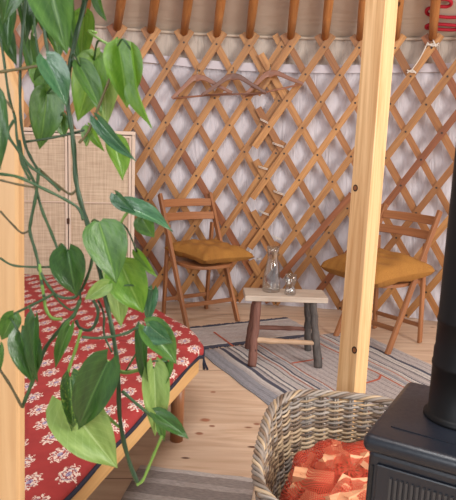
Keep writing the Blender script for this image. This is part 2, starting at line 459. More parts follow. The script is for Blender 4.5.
m_stem_d = wood('vine_stem_dark', C(28, 54, 32), C(52, 82, 46), .45, (8, 30), 0, var=.3)
m_stem_l = wood('vine_stem_light', C(96, 130, 50), C(126, 160, 70), .45, (8, 30), 0, var=.2)
m_stem_b = wood('vine_stem_brown', C(74, 64, 34), C(104, 92, 52), .5, (8, 30), 0, var=.3)

# ------------------------------------------------------------------ shell
mb = MB(); mb.grid(lambda u, v: (-4.6 + 9.2 * u, -3.8 + 9.2 * v, 0), 1, 1); 
struct(mb.build('floor', m_floor))
TH0, TH1 = -1.9, 1.9
mb = MB()
def wallfn(u, v):
    th = TH0 + (TH1 - TH0) * u; z = ZT * v
    bul = .022 * math.sin(th * 41 + 2.5 * math.sin(z * 2.1)) * math.sin(PI * min(1, v * 1.02)) + .012 * math.sin(th * 97 + z * 5)
    return cp(th, z, RW + .075 + bul)
mb.grid(wallfn, 240, 24, lambda u, v: ((TH1 - TH0) * u * RW, ZT * v))
struct(mb.build('wall_back', m_canvas))
mb = MB()
def rooffn(u, v):
    th = TH0 + (TH1 - TH0) * u; r = (RW + .085) * (1 - v) + .8 * v
    sag = .02 * math.sin(th * 60 / 1.0) * math.sin(PI * v)
    return cp(th, ZT + (RW + .085 - r) * SLOPE + sag, r)
mb.grid(rooffn, 160, 24, lambda u, v: ((TH1 - TH0) * u * 3, v * 3.4))
struct(mb.build('ceiling', m_roofc))
# hem roll where the roof meets the wall
mb = MB()
mb.tube([cp(TH0 + (TH1 - TH0) * i / 120, ZT - .01, RW + .06) for i in range(121)], .012, 6)
struct(mb.build('trim_2', m_roofc))
# white webbing belt
ctrl = [(60, 50), (150, 58.5), (215, 65), (290, 68.5), (345, 69), (400, 68.5), (456, 67)]
bp = []
for px, py in ctrl:
    th, z = cyl(px, py, RW + .03); bp.append(Vector((th, z, 0)))
bp = smooth_pts(bp, 8)
mb = MB()
pts = [cp(q.x, q.y, RW + .03) for q in bp]; nr = [Vector((-math.sin(q.x), -math.cos(q.x), 0)) for q in bp]
mb.sweep(pts, nr, .064, .004)
struct(mb.build('trim_1', m_strap))
# crown ring
mb = MB(); cz = ZT + (RW - .75) * SLOPE; CRX = .12
mb.tube([cp(2 * PI * i / 48, cz, .78) + Vector((CRX, 0, 0)) for i in range(48)], .05, 8, closed=True)
for a in (0.2, .2 + PI / 2): mb.bar(cp(a, cz, .78) + Vector((CRX, 0, 0)), cp(a + PI, cz, .78) + Vector((CRX, 0, 0)), .05, .03)
struct(mb.build('trim_3', m_pole))

# ------------------------------------------------------------------ lattice wall
TOPZ = cyl(249, 46, RW)[1]; BOTZ = cyl(249, 300, RW)[1]; DZ = (TOPZ - BOTZ) / 10
def lattice(name, label, xa, xb, ncol_between, k0, k1, r0, left_lim, right_lim, seed, darks):
    rnd = random.Random(seed)
    tha = cyl(xa, 46, RW)[0]; thb = cyl(xb, 46, RW)[0]; pt = (thb - tha) / ncol_between
    root = empty(name, label, 'trellis', cp((tha + thb) / 2, 0, r0))
    lo = tha + left_lim * pt; hi = tha + right_lim * pt
    org = root.location.copy()
    def slat(k, sgn, r, mat):
        # position along slat in rows: th = tha + (k + sgn*n/2)*pt at row n
        ns = []
        n = -0.45
        end = (TOPZ - .012) / DZ
        while n <= end + 1e-6:
            ns.append(n); n += .25
        ns = [x for x in ns if lo - pt * .18 <= tha + (k + sgn * x / 2) * pt <= hi + pt * .18]
        if len(ns) < 4: return
        pts = [cp(tha + (k + sgn * x / 2) * pt, TOPZ - x * DZ, r) for x in ns]
        nr = [Vector((-(p.x - CX), -(p.y - CY), 0)).normalized() for p in pts]
        m = MB(); m.sweep(pts, nr, .053 + rnd.uniform(-.004, .005), .013)
        m.m = 1
        if sgn < 0:
            x = 0
            while x <= ns[-1]:
                if x >= ns[0]:
                    p = cp(tha + (k + sgn * x / 2) * pt, TOPZ - x * DZ, r)
                    nn = Vector((-(p.x - CX), -(p.y - CY), 0)).normalized()
                    m.tube([p + nn * .002, p + nn * .009], .0085, 8)
                x += 1
        ob = m.build('slat', [mat, m_hole], None)
        ob.parent = root; ob.matrix_parent_inverse = Matrix.Translation(-org)
    for k in range(k0 - 6, k1 + 7):
        c = m_slat_dark if ('b', k) in darks else (m_slat_mid if rnd.random() < .22 else m_slat)
        slat(k, +1, r0, c)          # behind, leaning left at the top
        c = m_slat_dark if ('f', k) in darks else (m_slat_mid if rnd.random() < .12 else m_slat)
        slat(k, -1, r0 - .0145, c)  # in front
    return root, tha, pt, org
LP, tL, pL, oL = lattice('lattice_panel', 'expanding wooden lattice wall section behind the left chair, ending at the lashed overlap', 117, 249, 4, -5, 4, RW, -5.0, 5.05, 3, {('b', 0), ('b', -3)})
RP, tR, pR, oR = lattice('lattice_panel', 'expanding wooden lattice wall section behind the right chair and pine post', 290, 432, 4, 0, 8, RW - .032, -.75, 8.0, 5, {('b', 4), ('f', 6)})
def addpart(mb, name, mat, root):
    ob = mb.build(name, mat); ob.parent = root; ob.matrix_parent_inverse = Matrix.Translation(-root.location); return ob
# one dark spare slat over the right panel
th0, z0 = cyl(352, 194, RW - .07); th1, z1 = cyl(280, 277, RW - .07)
mb = MB(); n = 10
pts = [cp(th0 + (th1 - th0) * i / n, z0 + (z1 - z0) * i / n, RW - .066) for i in range(n + 1)]
mb.sweep(pts, [Vector((-(p.x - CX), -(p.y - CY), 0)).normalized() for p in pts], .05, .012)
addpart(mb, 'slat', m_slat_dark, RP)['label'] = 'dark red-brown slat'
# lashings of white string where the two sections meet
for (px, py, dx, dy) in [(264, 121, 5, 2), (278, 145, 7, 2), (263, 168, 6, 1.5), (279, 193, 7, 2), (264, 213, 6, 2), (277, 238, 6, 2), (259, 259, 3, 0)]:
    mb = MB()
    for o in (-.6, .6):
        A = cyl(px - dx * .8, py - dy + o, RW - .068); B = cyl(px + dx * .8, py + dy + o, RW - .068)
        P0, P1 = cp(A[0], A[1], RW - .055), cp(B[0], B[1], RW - .055)
        mid = (P0 + P1) / 2; mid += Vector((CX - mid.x, CY - mid.y, 0)).normalized() * .016
        mb.tube(smooth_pts([P0, mid, P1], 5), .003, 5)
    addpart(mb, 'lashing', m_string, LP)
mb = MB()
def lp(px, py, r=RW - .065): q = cyl(px, py, r); return cp(q[0], q[1], r)
mb.tube(smooth_pts([lp(428, 42), lp(420, 58), lp(411, 71)], 5), .005, 5)
for q in ([(427, 43), (433, 46), (439, 43)], [(427, 45), (434, 44), (438, 46)], [(407, 70), (411, 72), (416, 72)], [(407, 73), (412, 70), (416, 73.5)], [(433, 40), (436, 47)]):
    mb.tube(smooth_pts([lp(*a) for a in q], 4), .006, 5)
addpart(mb, 'cord', m_string, RP)

# ------------------------------------------------------------------ roof poles
ORD = ['first', 'second', 'third', 'fourth', 'fifth', 'sixth', 'seventh', 'eighth', 'ninth', 'tenth', 'eleventh', 'twelfth']
cols = [tL + k * pL for k in range(-1, 5)] + [tR + k * pR for k in range(0, 5)]
desc = {6: 'above the rightmost coat hanger', 7: 'between the hangers and the pine post', 8: 'with its foot behind the left edge of the pine post',
        9: 'just right of the pine post', 10: 'crossing the red embroidery on the roof canvas'}
for i, th in enumerate(cols):
    r0, r1 = RW - .006 if i < 6 else RW - .036, .82
    zc = TOPZ + .075
    p0 = cp(th, zc, r0 - .0); p1 = cp(th, zc + (r0 - r1) * SLOPE, r1) + Vector((CRX, 0, 0))
    d = (p1 - p0).normalized()
    mb = MB(); k = 14
    pts = [p0.lerp(p1, j / k) + cp(th + PI / 2, 0, 1).normalized() * 0 for j in range(k + 1)]
    mb.tube(pts, [.03 + .006 * min(1, j * .7) for j in range(k + 1)], 10)
    o = mb.build('roof_pole', m_pole, None, 0, p0)
    lab = 'orange-brown wooden roof pole, ' + (desc[i] if i in desc else ORD[i] + ' from the left along the wall top')
    tag(o, lab, 'pole', 'roof poles')

# red embroidery on the roof canvas
mb = MB()
def emb(pts, rad=.0125):
    P = [roof_pt(x, y, .012) for x, y in pts]
    mb.tube(smooth_pts(P, 6), rad, 8)
emb([(470, 29), (452, 29.8), (444, 29.6), (437, 29), (430, 28.2), (426.6, 28), (426.3, 26.2), (428.5, 25), (434, 24.2), (444, 24.4), (458, 25.6), (470, 26)])
emb([(470, 17), (456, 17.3), (448, 17.3), (440, 16.6), (432, 15.6), (427.4, 13.8), (426.4, 11.4), (428, 8.8), (434, 7.2), (440, 6.6), (447, 6.6), (451, 4.4), (450.5, 1), (446, -.8), (437, -1.4), (428, -2)])
tag(mb.build('red_embroidery', m_redthread), 'red looping embroidered emblem on the roof canvas at top right', 'emblem')

# ------------------------------------------------------------------ pine post (near centre) and left board
mb = MB()
PXc, PYc = .570, 2.60
mb.bar((PXc, PYc, 0), (PXc, PYc, 3.45), .094, .094, side=(math.cos(math.radians(45)), math.sin(math.radians(45)), 0))
post = mb.build('timber_post', m_post, None, .004, (PXc, PYc, 0))
tag(post, 'square pale pine post with knots standing before the right chair', 'post')
# knots on its two front faces
for (px, py, s) in ((355.5, 188, 1.0), (354.5, 350, 1.1)):
    base_p = D(px, py, PYc - .045)
    nrm = Vector((-1, -1, 0)).normalized() if px < 354 else Vector((-.707, -.707, 0))
    # project on the left-front face
    fc = Vector((PXc, PYc, 0)) + nrm * .047
    d = ray(px, py); tt = (fc - EYEV).dot(nrm) / d.dot(nrm); c = EYEV + d * tt
    mb = MB(); tx = Vector((-nrm.y, nrm.x, 0)); 
    for rad, off, mi in ((.0135 * s, .0012, 0), (.0085 * s, .002, 1)):
        b0 = len(mb.v); N = 16; mb.m = mi
        for k in range(N):
            a = 2 * PI * k / N; mb.v.append(c + nrm * off + tx * (math.cos(a) * rad * .9) + Vector((0, 0, math.sin(a) * rad * 1.1)))
        mb.face([b0 + k for k in range(N)][::-1], [(0, 0)] * N)
    mb.build('knot', [m_hole, wood('knot_heart%d' % px, C(120, 72, 40), C(150, 96, 56))], post, 0).matrix_parent_inverse = Matrix.Translation(-post.location)

mb = MB()
xr = D(28.5, 250, 1.15).x
zt = D(20, 48, 1.15).z
prof = [(xr - .18, 0), (xr - .012, 0), (xr + .012, zt - .075), (xr - .014, zt), (xr - .18, zt)]
b0 = len(mb.v)
for y in (1.13, 1.17):
    for x, z in prof: mb.v.append(Vector((x - .020, y, z)))
N = 5
mb.face([0, 1, 2, 3, 4], [(z, x) for x, z in prof]); mb.face([9, 8, 7, 6, 5], [(z, x + 3) for x, z in prof])
for i in range(N):
    j = (i + 1) % N
    mb.face([j, i, i + 5, j + 5], [(prof[j][1], 1.0), (prof[i][1], 1.0), (prof[i][1], 1.05), (prof[j][1], 1.05)])
tag(mb.build('timber_board', m_lpost, None, .006), 'wide smooth pale timber upright at the left edge behind the trailing plant', 'post')

# ------------------------------------------------------------------ rugs
def rug(name, o, e, d, wu, wv, mat, th=.007, z0=0.0):
    o, e, d = Vector(o), Vector(e).normalized(), Vector(d).normalized(); m = MB(); nu, nv = 30, 30
    def fn(u, v):
        p = o + e * (u * wu) + d * (v * wv)
        return (p.x + .004 * math.sin(v * 23), p.y + .004 * math.sin(u * 19), z0 + th + .0015 * math.sin(u * 31 + v * 17))
    m.grid(fn, nu, nv, lambda u, v: (u * wu, v * wv))
    # edge skirt
    ring = [(i / 30, 0) for i in range(30)] + [(1, i / 30) for i in range(30)] + [(1 - i / 30, 1) for i in range(30)] + [(0, 1 - i / 30) for i in range(30)]
    b = len(m.v)
    for u, v in ring:
        q = fn(u, v); m.v.append(Vector(q)); m.v.append(Vector((q[0], q[1], z0 + .0005)))
    for i in range(len(ring)):
        j = (i + 1) % len(ring); (u, v), (u2, v2) = ring[i], ring[j]
        m.face([b + 2 * j, b + 2 * i, b + 2 * i + 1, b + 2 * j + 1], [(u2 * wu, v2 * wv), (u * wu, v * wv), (u * wu, v * wv), (u2 * wu, v2 * wv)])
    return m, o, e, d
eA, dA = Vector((.886, .464, 0)).normalized(), Vector((.464, -.886, 0)).normalized()
oA = G(205, 357) - dA * .10
mb, *_ = rug('rug', oA, eA, dA, 1.3, 1.28, m_rugA)
rA = mb.build('striped_rug', m_rugA)
tag(rA, 'grey flat-woven rug with navy and rust stripes under the small table', 'rug')
mb = MB()
for v0, u0, u1 in ((.42, .46, .70), ):
    p = oA + eA * u0 + dA * v0; q = oA + eA * u1 + dA * v0
    mb.bar(p + Vector((0, 0, .0085)), q + Vector((0, 0, .0085)), .012, .003)
mb.build('rust_line', m_redline, rA); mb = MB()
p0, p1, p2 = G(366, 383, .009), G(379, 379, .009), G(381, 375, .009)
mb.bar(p0, p1, .012, .003); mb.bar(p1, p2, .012, .003)
mb.build('rust_line', m_redline, rA)
eB = Vector((.9, .436, 0)).normalized(); dB = Vector((-.436, .9, 0))
oB = G(203, 349) - eB * .12 + dB * .01
mb, o_, e_, d_ = rug('rug', oB, dB, eB, .43, 1.05, m_rugB)
# flip faces so that normals point up
mb.f = [tuple(reversed(f)) for f in mb.f]; mb.uv = [list(reversed(q)) for q in mb.uv]
rB = mb.build('grey_rug', m_rugB)
tag(rB, 'small plain grey rug with dark fringes behind the small table', 'rug')
mb = MB(); rnd = random.Random(4)
for side in (0.0, .43):
    mb = MB()
    for i in range(150):
        p = oB + eB * (i / 150 * 1.05) + dB * side
        q = p + dB * ((.03 if side else -.03) * rnd.uniform(.6, 1.2)) + eB * rnd.uniform(-.01, .01)
        mb.bar(p + Vector((0, 0, .007)), q + Vector((0, 0, .004)), .006, .004)
    mb.build('fringe', m_fringe, rB)
mb = MB()
p, q = G(214, 332, .009), G(233, 346, .009); mb.bar(p, q, .014, .003)
mb.build('rust_line', m_redline, rB)
oC = G(145, 467); xC = (G(255, 480) - oC).normalized()
dC = Vector((xC.y, -xC.x, 0)); oC -= xC * .02
mb, *_ = rug('rug', oC, dC, xC, .9, .50, m_rugC)
mb.f = [tuple(reversed(f)) for f in mb.f]; mb.uv = [list(reversed(q)) for q in mb.uv]
mb.f = [tuple(reversed(f)) for f in mb.f]; mb.uv = [list(reversed(q)) for q in mb.uv]
tag(mb.build('taupe_rug', m_rugC), 'brown-grey ribbed flat-woven rug in the foreground beside the basket', 'rug')

# ------------------------------------------------------------------ cabinet
YC = 4.22
cab = empty('rattan_cabinet', 'tall whitewashed cabinet with rattan webbing doors against the lattice', 'cabinet', (0, 0, 0))
xr = D(133, 200, YC).x; xs = D(66.5, 200, YC).x; xl = 2 * xs - xr
ztop = D(124, 133, YC).z
cab.location = ((xl + xr) / 2, YC + .17, 0); co = cab.location.copy()
def cpart(mb, name, mat, bev=.003, parent=cab):
    o = mb.build(name, mat, None, bev); o.parent = parent; o.matrix_parent_inverse = Matrix.Translation(-co); return o
mb = MB()
for x in (xl + .012, xr - .012): mb.bar((x, YC + .18, .06), (x, YC + .18, ztop), .024, .32, side=(1, 0, 0))
mb.bar((xl, YC + .18, ztop + .0), (xr, YC + .18, ztop + .0), .34, .024)
mb.bar((xl + .02, YC + .18, .09), (xr - .02, YC + .18, .09), .30, .024)
mb.bar((xl + .02, YC + .335, .75), (xr - .02, YC + .335, .75), .01, 1.3, side=(0, 1, 0))
cpart(mb, 'carcass', m_white_wood)
for x in (xl + .04, xr - .04):
    for y in (YC + .06, YC + .30):
        mb = MB(); mb.bar((x, y, 0), (x, y, .09), .035, .035); cpart(mb, 'leg', m_white_wood)
fr = .016
for a, b in ((xl + .026, xs - .003), (xs + .003, xr - .026)):
    mb = MB(); y = YC + .012
    zb, z1 = .12, ztop - .018
    for x in (a + fr / 2, b - fr / 2): mb.bar((x, y, zb), (x, y, z1), fr, .02, side=(1, 0, 0))
    for z in (zb + fr, z1 - fr / 2, .92): mb.bar((a + fr, y, z), (b - fr, y, z), .02, fr if z != .92 else .008)
    d = cpart(mb, 'door', m_white_wood, .001)
    mb = MB(); mb.grid(lambda u, v: (a + fr + (b - a - 2 * fr) * u, y + .002, zb + (z1 - zb) * v), 1, 1, lambda u, v: ((b - a) * u + a, (z1 - zb) * v))
    o = mb.build('rattan_panel', m_rattan); o.parent = d; o.matrix_parent_inverse = Matrix.Identity(4)
kz = D(66.5, 222, YC).z
mb = MB(); mb.bar((xs, YC + .0, kz - .02), (xs, YC + .0, kz + .02), .018, .012, side=(1, 0, 0)); cpart(mb, 'latch', m_brass)

cab.rotation_euler = (0, 0, math.radians(9)); cab.location += Vector((-.028, .045, 0))

# ------------------------------------------------------------------ coat hangers
def hanger(peak, lend, rend, r, mat, label):
    root = empty('coat_hanger', label, 'coat hanger', group='wooden coat hangers')
    P = lp(peak[0], peak[1], r); L = lp(lend[0], lend[1], r - .03); R_ = lp(rend[0], rend[1], r - .03)
    root.location = P
    def add(mb, n, m, bev=0):
        o = mb.build(n, m, None, bev); o.parent = root; o.matrix_parent_inverse = Matrix.Translation(-P); return o
    nr = Vector((-(P.x - CX), -(P.y - CY), 0)).normalized()
    mb = MB()
    path = smooth_pts([L, L.lerp(P, .45) + Vector((0, 0, .012)), L.lerp(P, .8) + Vector((0, 0, .022)), P, R_.lerp(P, .8) + Vector((0, 0, .022)), R_.lerp(P, .45) + Vector((0, 0, .012)), R_], 5)
    n = len(path)
    mb2 = MB()
    for i in range(n - 1):
        pass
    hh = [.026 + .03 * (1 - abs(2 * i / (n - 1) - 1))**2 for i in range(n)]
    b = len(mb.v)
    for i, p in enumerate(path):
        tt = (path[min(i + 1, n - 1)] - path[max(i - 1, 0)]).normalized(); sd = tt.cross(nr).normalized()
        if sd.z < 0: sd = -sd
        for sx, sy in ((-1, -1), (1, -1), (1, 1), (-1, 1)): mb.v.append(p + nr * (sx * .008) + sd * (sy * hh[i] / 2))
    for i in range(n - 1):
        for k in range(4):
            j = (k + 1) % 4
            mb.face((b + 4 * i + k, b + 4 * i + j, b + 4 * i + 4 + j, b + 4 * i + 4 + k), [(i * .02, k * .02), (i * .02, k * .02 + .02), (i * .02 + .02, k * .02 + .02), (i * .02 + .02, k * .02)], True)
    mb.face((b, b + 1, b + 2, b + 3)[::-1], [(0, 0)] * 4); e = b + 4 * (n - 1); mb.face((e, e + 1, e + 2, e + 3), [(0, 0)] * 4)
    add(mb, 'shoulder', mat, .003)
    mb = MB(); mb.tube([L.lerp(R_, .03) + nr * .0, L.lerp(R_, .97)], .0075, 8); add(mb, 'trouser_bar', mat)
    mb = MB(); q = [P + Vector((0, 0, .02)), P + Vector((0, 0, .055)), P + Vector((0, 0, .065)) - nr * .012, P + Vector((0, 0, .075)) - nr * .03, P + Vector((0, 0, .06)) - nr * .045]
    mb.tube(smooth_pts(q, 4), .003, 6); add(mb, 'hook', m_steel)
hanger((197, 78), (172, 98.5), (232, 93), RW - .09, m_hang, 'brown wooden coat hanger on the lattice, leftmost of the three hangers')
hanger((233, 77), (202, 95.5), (266, 93), RW - .13, m_hang_d, 'darker brown wooden coat hanger on the lattice, middle of the three hangers')
hanger((270, 74), (243, 97), (303, 84), RW - .11, m_hang, 'brown wooden coat hanger on the lattice, rightmost of the three, by the lashed overlap')

# ------------------------------------------------------------------ folding chairs
def make_chair(label, loc, fwd):
    """local frame: x = width, y = backwards; origin between the front feet"""
    f = Vector(fwd).normalized(); rz = math.atan2(f.x, -f.y)
    root = empty('folding_chair', label, 'chair', loc, rz, 'folding chairs')
    Hh, LE, W, RF = .955, .47, .455, .42
    def line(z): return LE * z / Hh
    for s in (-1, 1):
        x = s * (W / 2)
        mb = MB(); mb.bar((x, 0, 0), (x, LE, Hh), .024, .044, side=(1, 0, 0)); mb.build('back_leg_upright' if 0 else 'front_leg', m_chair, root, .004)
        mb = MB(); xi = s * (W / 2 - .028); mb.bar((xi, RF, 0), (xi, line(.73) + .012, .73), .022, .036, side=(1, 0, 0)); mb.build('rear_leg', m_chair, root, .004)
    for z in (.885, .785):       # curved back slats
        pts, nr = [], []
        for i in range(13):
            u = i / 12 * 2 - 1
            pts.append(Vector((u * (W / 2 - .012), line(z) + .03 * (1 - u * u) - .006, z)))
            nr.append(Vector((0, -math.cos(.43), math.sin(.43))).normalized())
        mb = MB(); mb.sweep(pts, nr, .062, .014); mb.build('back_slat', m_chair, root, .003)
    # seat: rounded front
    mb = MB(); out = []
    y1, y0, hw = .44, -.02, W / 2 - .012 - .032
    hw = .185
    out = [(-hw, y1), ]
    for i in range(17):
        a = PI + PI * i / 16
        out.append((.225 * math.cos(a) if 0 else hw * 1.12 * math.copysign(abs(math.cos(a))**.6, math.cos(a)), .16 + .20 * math.sin(a)))
    out.append((hw, y1))
    b = len(mb.v); n = len(out); zz = .468
    for z in (zz, zz - .024):
        for x, y in out: mb.v.append(Vector((x, y, z)))
    mb.face(list(range(b, b + n)), [(y, x) for x, y in out]); mb.face(list(range(b + n, b + 2 * n))[::-1], [(y, x) for x, y in out][::-1])
    for i in range(n):
        j = (i + 1) % n
        mb.face((b + j, b + i, b + n + i, b + n + j), [(out[j][0], 0), (out[i][0], 0), (out[i][0], .024), (out[j][0], .024)])
    mb.build('seat', m_chair, root, .004)
    mb = MB(); z = .16; mb.bar((-W / 2, line(z), z), (W / 2, line(z), z), .018, .032, side=(0, 1, 0)); mb.build('stretcher', m_chair, root, .003)
    mb = MB(); z = .13; yy = RF + (line(.73) + .012 - RF) * z / .73; mb.bar((-W / 2 + .03, yy, z), (W / 2 - .03, yy, z), .016, .03, side=(0, 1, 0)); mb.build('stretcher', m_chair, root, .003)
    return root, rz
FLm = (G(186, 327) + G(240, 324)) / 2
ch1, rz1 = make_chair('brown wooden folding chair with mustard cushion left of the small table', FLm, (.57, -.82, 0))
FRm = (G(387, 355) + G(326, 334)) / 2
ch2, rz2 = make_chair('brown wooden folding chair with mustard cushion behind the pine post', FRm + Vector((.03, -.035, .004)), (-.77, -.64, 0))
for c in (ch1, ch2): pass

def cushion(label, chair, rz, off, rot, sx, sy, th, tilt, seed):
    rnd = random.Random(seed); m = MB(); N = 28
    def shape(u, v, sgn):
        a, b = u * 2 - 1, v * 2 - 1
        k = max(0, (1 - a**4) * (1 - b**4))**.45
        # edges pulled inwards between the corners
        x = a * sx / 2 * (1 - .13 * (1 - b * b)); y = b * sy / 2 * (1 - .13 * (1 - a * a))
        wr = .006 * math.sin(a * 7 + b * 5 + seed) + .005 * math.sin(b * 11 - a * 6)
        z = sgn * (th / 2) * k * (1 if sgn > 0 else .75) + wr * k
        return x, y, z
    R3 = Matrix.Translation(Vector(off)) @ Matrix.Rotation(rot, 4, 'Z') @ Matrix.Rotation(tilt[0], 4, 'X') @ Matrix.Rotation(tilt[1], 4, 'Y')
    Wm = Matrix.Translation(chair.location) @ Matrix.Rotation(rz, 4, 'Z') @ R3
    m.grid(lambda u, v: Wm @ Vector(shape(u, v, 1)), N, N, lambda u, v: (u * sx, v * sy))
    n0 = len(m.f)
    m.grid(lambda u, v: Wm @ Vector(shape(u, v, -1)), N, N, lambda u, v: (u * sx + 1, v * sy))
    for i in range(n0, len(m.f)): m.f[i] = tuple(reversed(m.f[i])); m.uv[i] = list(reversed(m.uv[i]))
    o = m.build('cushion', m_must, None, 0, Wm.translation)
    return tag(o, label, 'cushion', 'mustard seat cushions')
cushion('flat mustard linen cushion on the left chair, one corner poking out', ch1, rz1, (.055, .17, .530), math.radians(10), .54, .47, .155, (math.radians(3), math.radians(3)), 1)
cushion('plump mustard linen cushion on the right chair behind the pine post', ch2, rz2, (-.02, .135, .535), math.radians(-10), .60, .56, .21, (math.radians(5), math.radians(0)), 2)

# ------------------------------------------------------------------ rustic table
tb = empty('side_table', 'small rustic wooden side table on bark-covered branch legs', 'table', (.375, 3.85, 0))
def tpart(mb, n, m, bev=0):
    o = mb.build(n, m, None, bev); o.parent = tb; o.matrix_parent_inverse = Matrix.Translation(-tb.location); return o
ZTT = .455
c1, c2, c3, c4 = [G(*a, ZTT) for a in ((244.5, 297), (327.5, 297.5), (321.5, 289.5), (245.5, 288.5))]
yf, yb = (c1.y + c2.y) / 2, (c3.y + c4.y) / 2
mb = MB(); mb.bar((c1.x, (yf + yb) / 2, ZTT - .0175), (c2.x, (yf + yb) / 2 + .02, ZTT - .0175), yb - yf, .035)
tpart(mb, 'table_top', m_ttop, .004)
def branch(a, b, r0, r1, seed, k=9, wob=.003):
    rnd = random.Random(seed); a, b = Vector(a), Vector(b); pts, rs = [], []
    for i in range(k + 1):
        f_ = i / k; p = a.lerp(b, f_)
        if 0 < i < k: p += Vector((rnd.uniform(-wob, wob), rnd.uniform(-wob, wob), rnd.uniform(-wob, wob) * .3))
        pts.append(p); rs.append((r0 + (r1 - r0) * f_) * rnd.uniform(.9, 1.08))
    m = MB(); m.tube(smooth_pts(pts, 2), [rs[min(int(i / 2), k)] for i in range(2 * k + 1)], 10); return m
f1, f2, f3, f4 = G(251.8, 366, .008), G(318, 367, .008), G(248.5, 348, .008), G(308, 350, .008)
zl = ZTT - .034
tpart(branch(f1, (c1.x + .085, yf + .045, zl), .029, .026, 1), 'leg', m_bark)['label'] = 'reddish-brown bark leg'
tpart(branch(f2, (c2.x - .085, yf + .055, zl), .026, .024, 2), 'leg', m_bark_d)['label'] = 'dark grey bark leg'
tpart(branch(f3, (c1.x + .085, yb - .04, zl), .028, .024, 3), 'leg', m_bark)['label'] = 'reddish-brown bark leg'
tpart(branch(f4, (c2.x - .10, yb - .03, zl), .025, .024, 4), 'leg', m_bark_d)['label'] = 'dark grey bark leg'
def ylerp(a, b, z): a, b = Vector(a), Vector(b); return a.lerp(b, z / b.z)
tpart(branch(ylerp(f1, (c1.x + .085, yf + .045, zl), .165), ylerp(f2, (c2.x - .085, yf + .055, zl), .155), .019, .015, 5, 8, .004), 'stretcher', m_birch)
tpart(branch(ylerp(f3, (c1.x + .085, yb - .04, zl), .17), ylerp(f4, (c2.x - .1, yb - .03, zl), .17), .017, .015, 6, 8, .004), 'stretcher', m_bark)

# glassware
def glass(name, label, base, prof_out, wall, cat):
    z0 = prof_out[0][1]
    prof = [(0.0005, 0)] + prof_out + [(max(r - wall, .002), z) for r, z in reversed(prof_out) if z > .012] + [(0.0005, .012)]
    m = MB(); m.lathe(prof, base, 40); o = m.build(name, m_glass, None, 0, base); return tag(o, label, cat)
cb = G(271, 291.2, ZTT + .0005)
glass('glass_carafe', 'clear glass carafe with flared neck on the small table', cb,
      [(.05, 0), (.055, .004), (.0575, .02), (.0555, .06), (.051, .11), (.045, .16), (.037, .195), (.0345, .212), (.0355, .23), (.037, .255), (.0395, .288)], .003, 'carafe')
gb_ = G(290, 294.3, ZTT + .0005)
glass('drinking_glass', 'small clear waisted drinking glass beside the carafe', gb_,
      [(.032, 0), (.036, .004), (.036, .018), (.031, .035), (.026, .052), (.028, .066), (.035, .082), (.038, .098), (.037, .112), (.036, .126)], .003, 'glass')

# ------------------------------------------------------------------ daybed and bedspread
ZM = .42
nearA, nearB = G(199.5, 359, .38), G(96, 470, .38)
nd = (nearB - nearA).normalized()
edge = [G(x, y, ZM) for x, y in ((203, 350), (203, 343), (196, 333), (180, 321.5), (157, 309), (128, 292), (97, 280.5), (60, 275), (30, 272))]
edge = [Vector((p.x, min(p.y, YC - .04), 0)) for p in edge]
nearEnd = nearA + nd * 1.45; nearEnd.z = 0
poly = [nearEnd] + [Vector((nearA.x, nearA.y, 0)) + Vector((-.004, .01, 0))] + edge + [Vector((-1.85, YC - .05, 0)), Vector((-1.85, 1.9, 0)), Vector((-1.5, nearEnd.y, 0))]
# resample
def resample(pl, step=.05):
    out = []
    for i in range(len(pl)):
        a, b = pl[i], pl[(i + 1) % len(pl)]; n = max(1, int((b - a).length / step))
        for k in range(n): out.append(a.lerp(b, k / n))
    return out
ring = resample(poly); n = len(ring); cen = Vector((-.9, 2.9, 0))
def inset(ring, d):
    out = []
    for i, p in enumerate(ring):
        tt = (ring[(i + 1) % len(ring)] - ring[i - 1]).normalized(); out.append(p + Vector((-tt.y, tt.x, 0)) * d)
    return out
area = sum(ring[i].x * ring[(i + 1) % n].y - ring[(i + 1) % n].x * ring[i].y for i in range(n))
sg = 1 if area > 0 else -1
bed = empty('daybed', 'low wooden daybed with pale rails under the red bedspread', 'bed', (-.9, 2.9, 0))
def bpart(mb, nme, m, bev=0):
    o = mb.build(nme, m, None, bev); o.parent = bed; o.matrix_parent_inverse = Matrix.Translation(-bed.location); return o
tilt_n = Vector((-nd.y, nd.x, 0))
r0 = Vector((nearA.x, nearA.y, 0)) - nd * .0; r1 = r0 + nd * 1.43
inw = Vector((nd.y, -nd.x, 0)); inw = inw if inw.x < 0 else -inw
mb = MB(); o_ = inw * .016
mb.bar(r0 + o_ + Vector((0, 0, .346)), r1 + o_ + Vector((0, 0, .346)), .03, .066); bpart(mb, 'rail', m_rail, .005)
pe = [Vector((edge[i].x, edge[i].y, .346)) for i in (1, 4, 6)]
for a, b in ((r0 + Vector((0, 0, .346)) + inw * .03, pe[1] + Vector((-.05, -.03, 0))), (pe[1] + Vector((-.05, -.03, 0)), pe[2] + Vector((-.04, -.05, 0)))):
    mb = MB(); mb.bar(a, b, .028, .064); bpart(mb, 'rail', m_rail, .004)
mb = MB(); mb.bar(Vector((-1.8, 2.0, .346)), Vector((-1.8, YC - .1, .346)), .03, .064); bpart(mb, 'rail', m_rail, .004)
lg = G(176.5, 440); 
for p in (lg, Vector((r1.x - .1, r1.y + .15, 0)), Vector((-1.7, YC - .2, 0)), Vector((-1.6, 1.9, 0))):
    mb = MB(); mb.tube([p, p + Vector((0, 0, .32))], [.03, .032], 20); bpart(mb, 'leg', m_chair if p is lg else m_chair)
mb = MB(); ri = inset(ring, sg * .05); b = len(mb.v)
for z in (.375, .30):
    for p in ri: mb.v.append(Vector((p.x, p.y, z)))
mb.face([b + i for i in (range(n) if sg > 0 else range(n - 1, -1, -1))], [(0, 0)] * n)
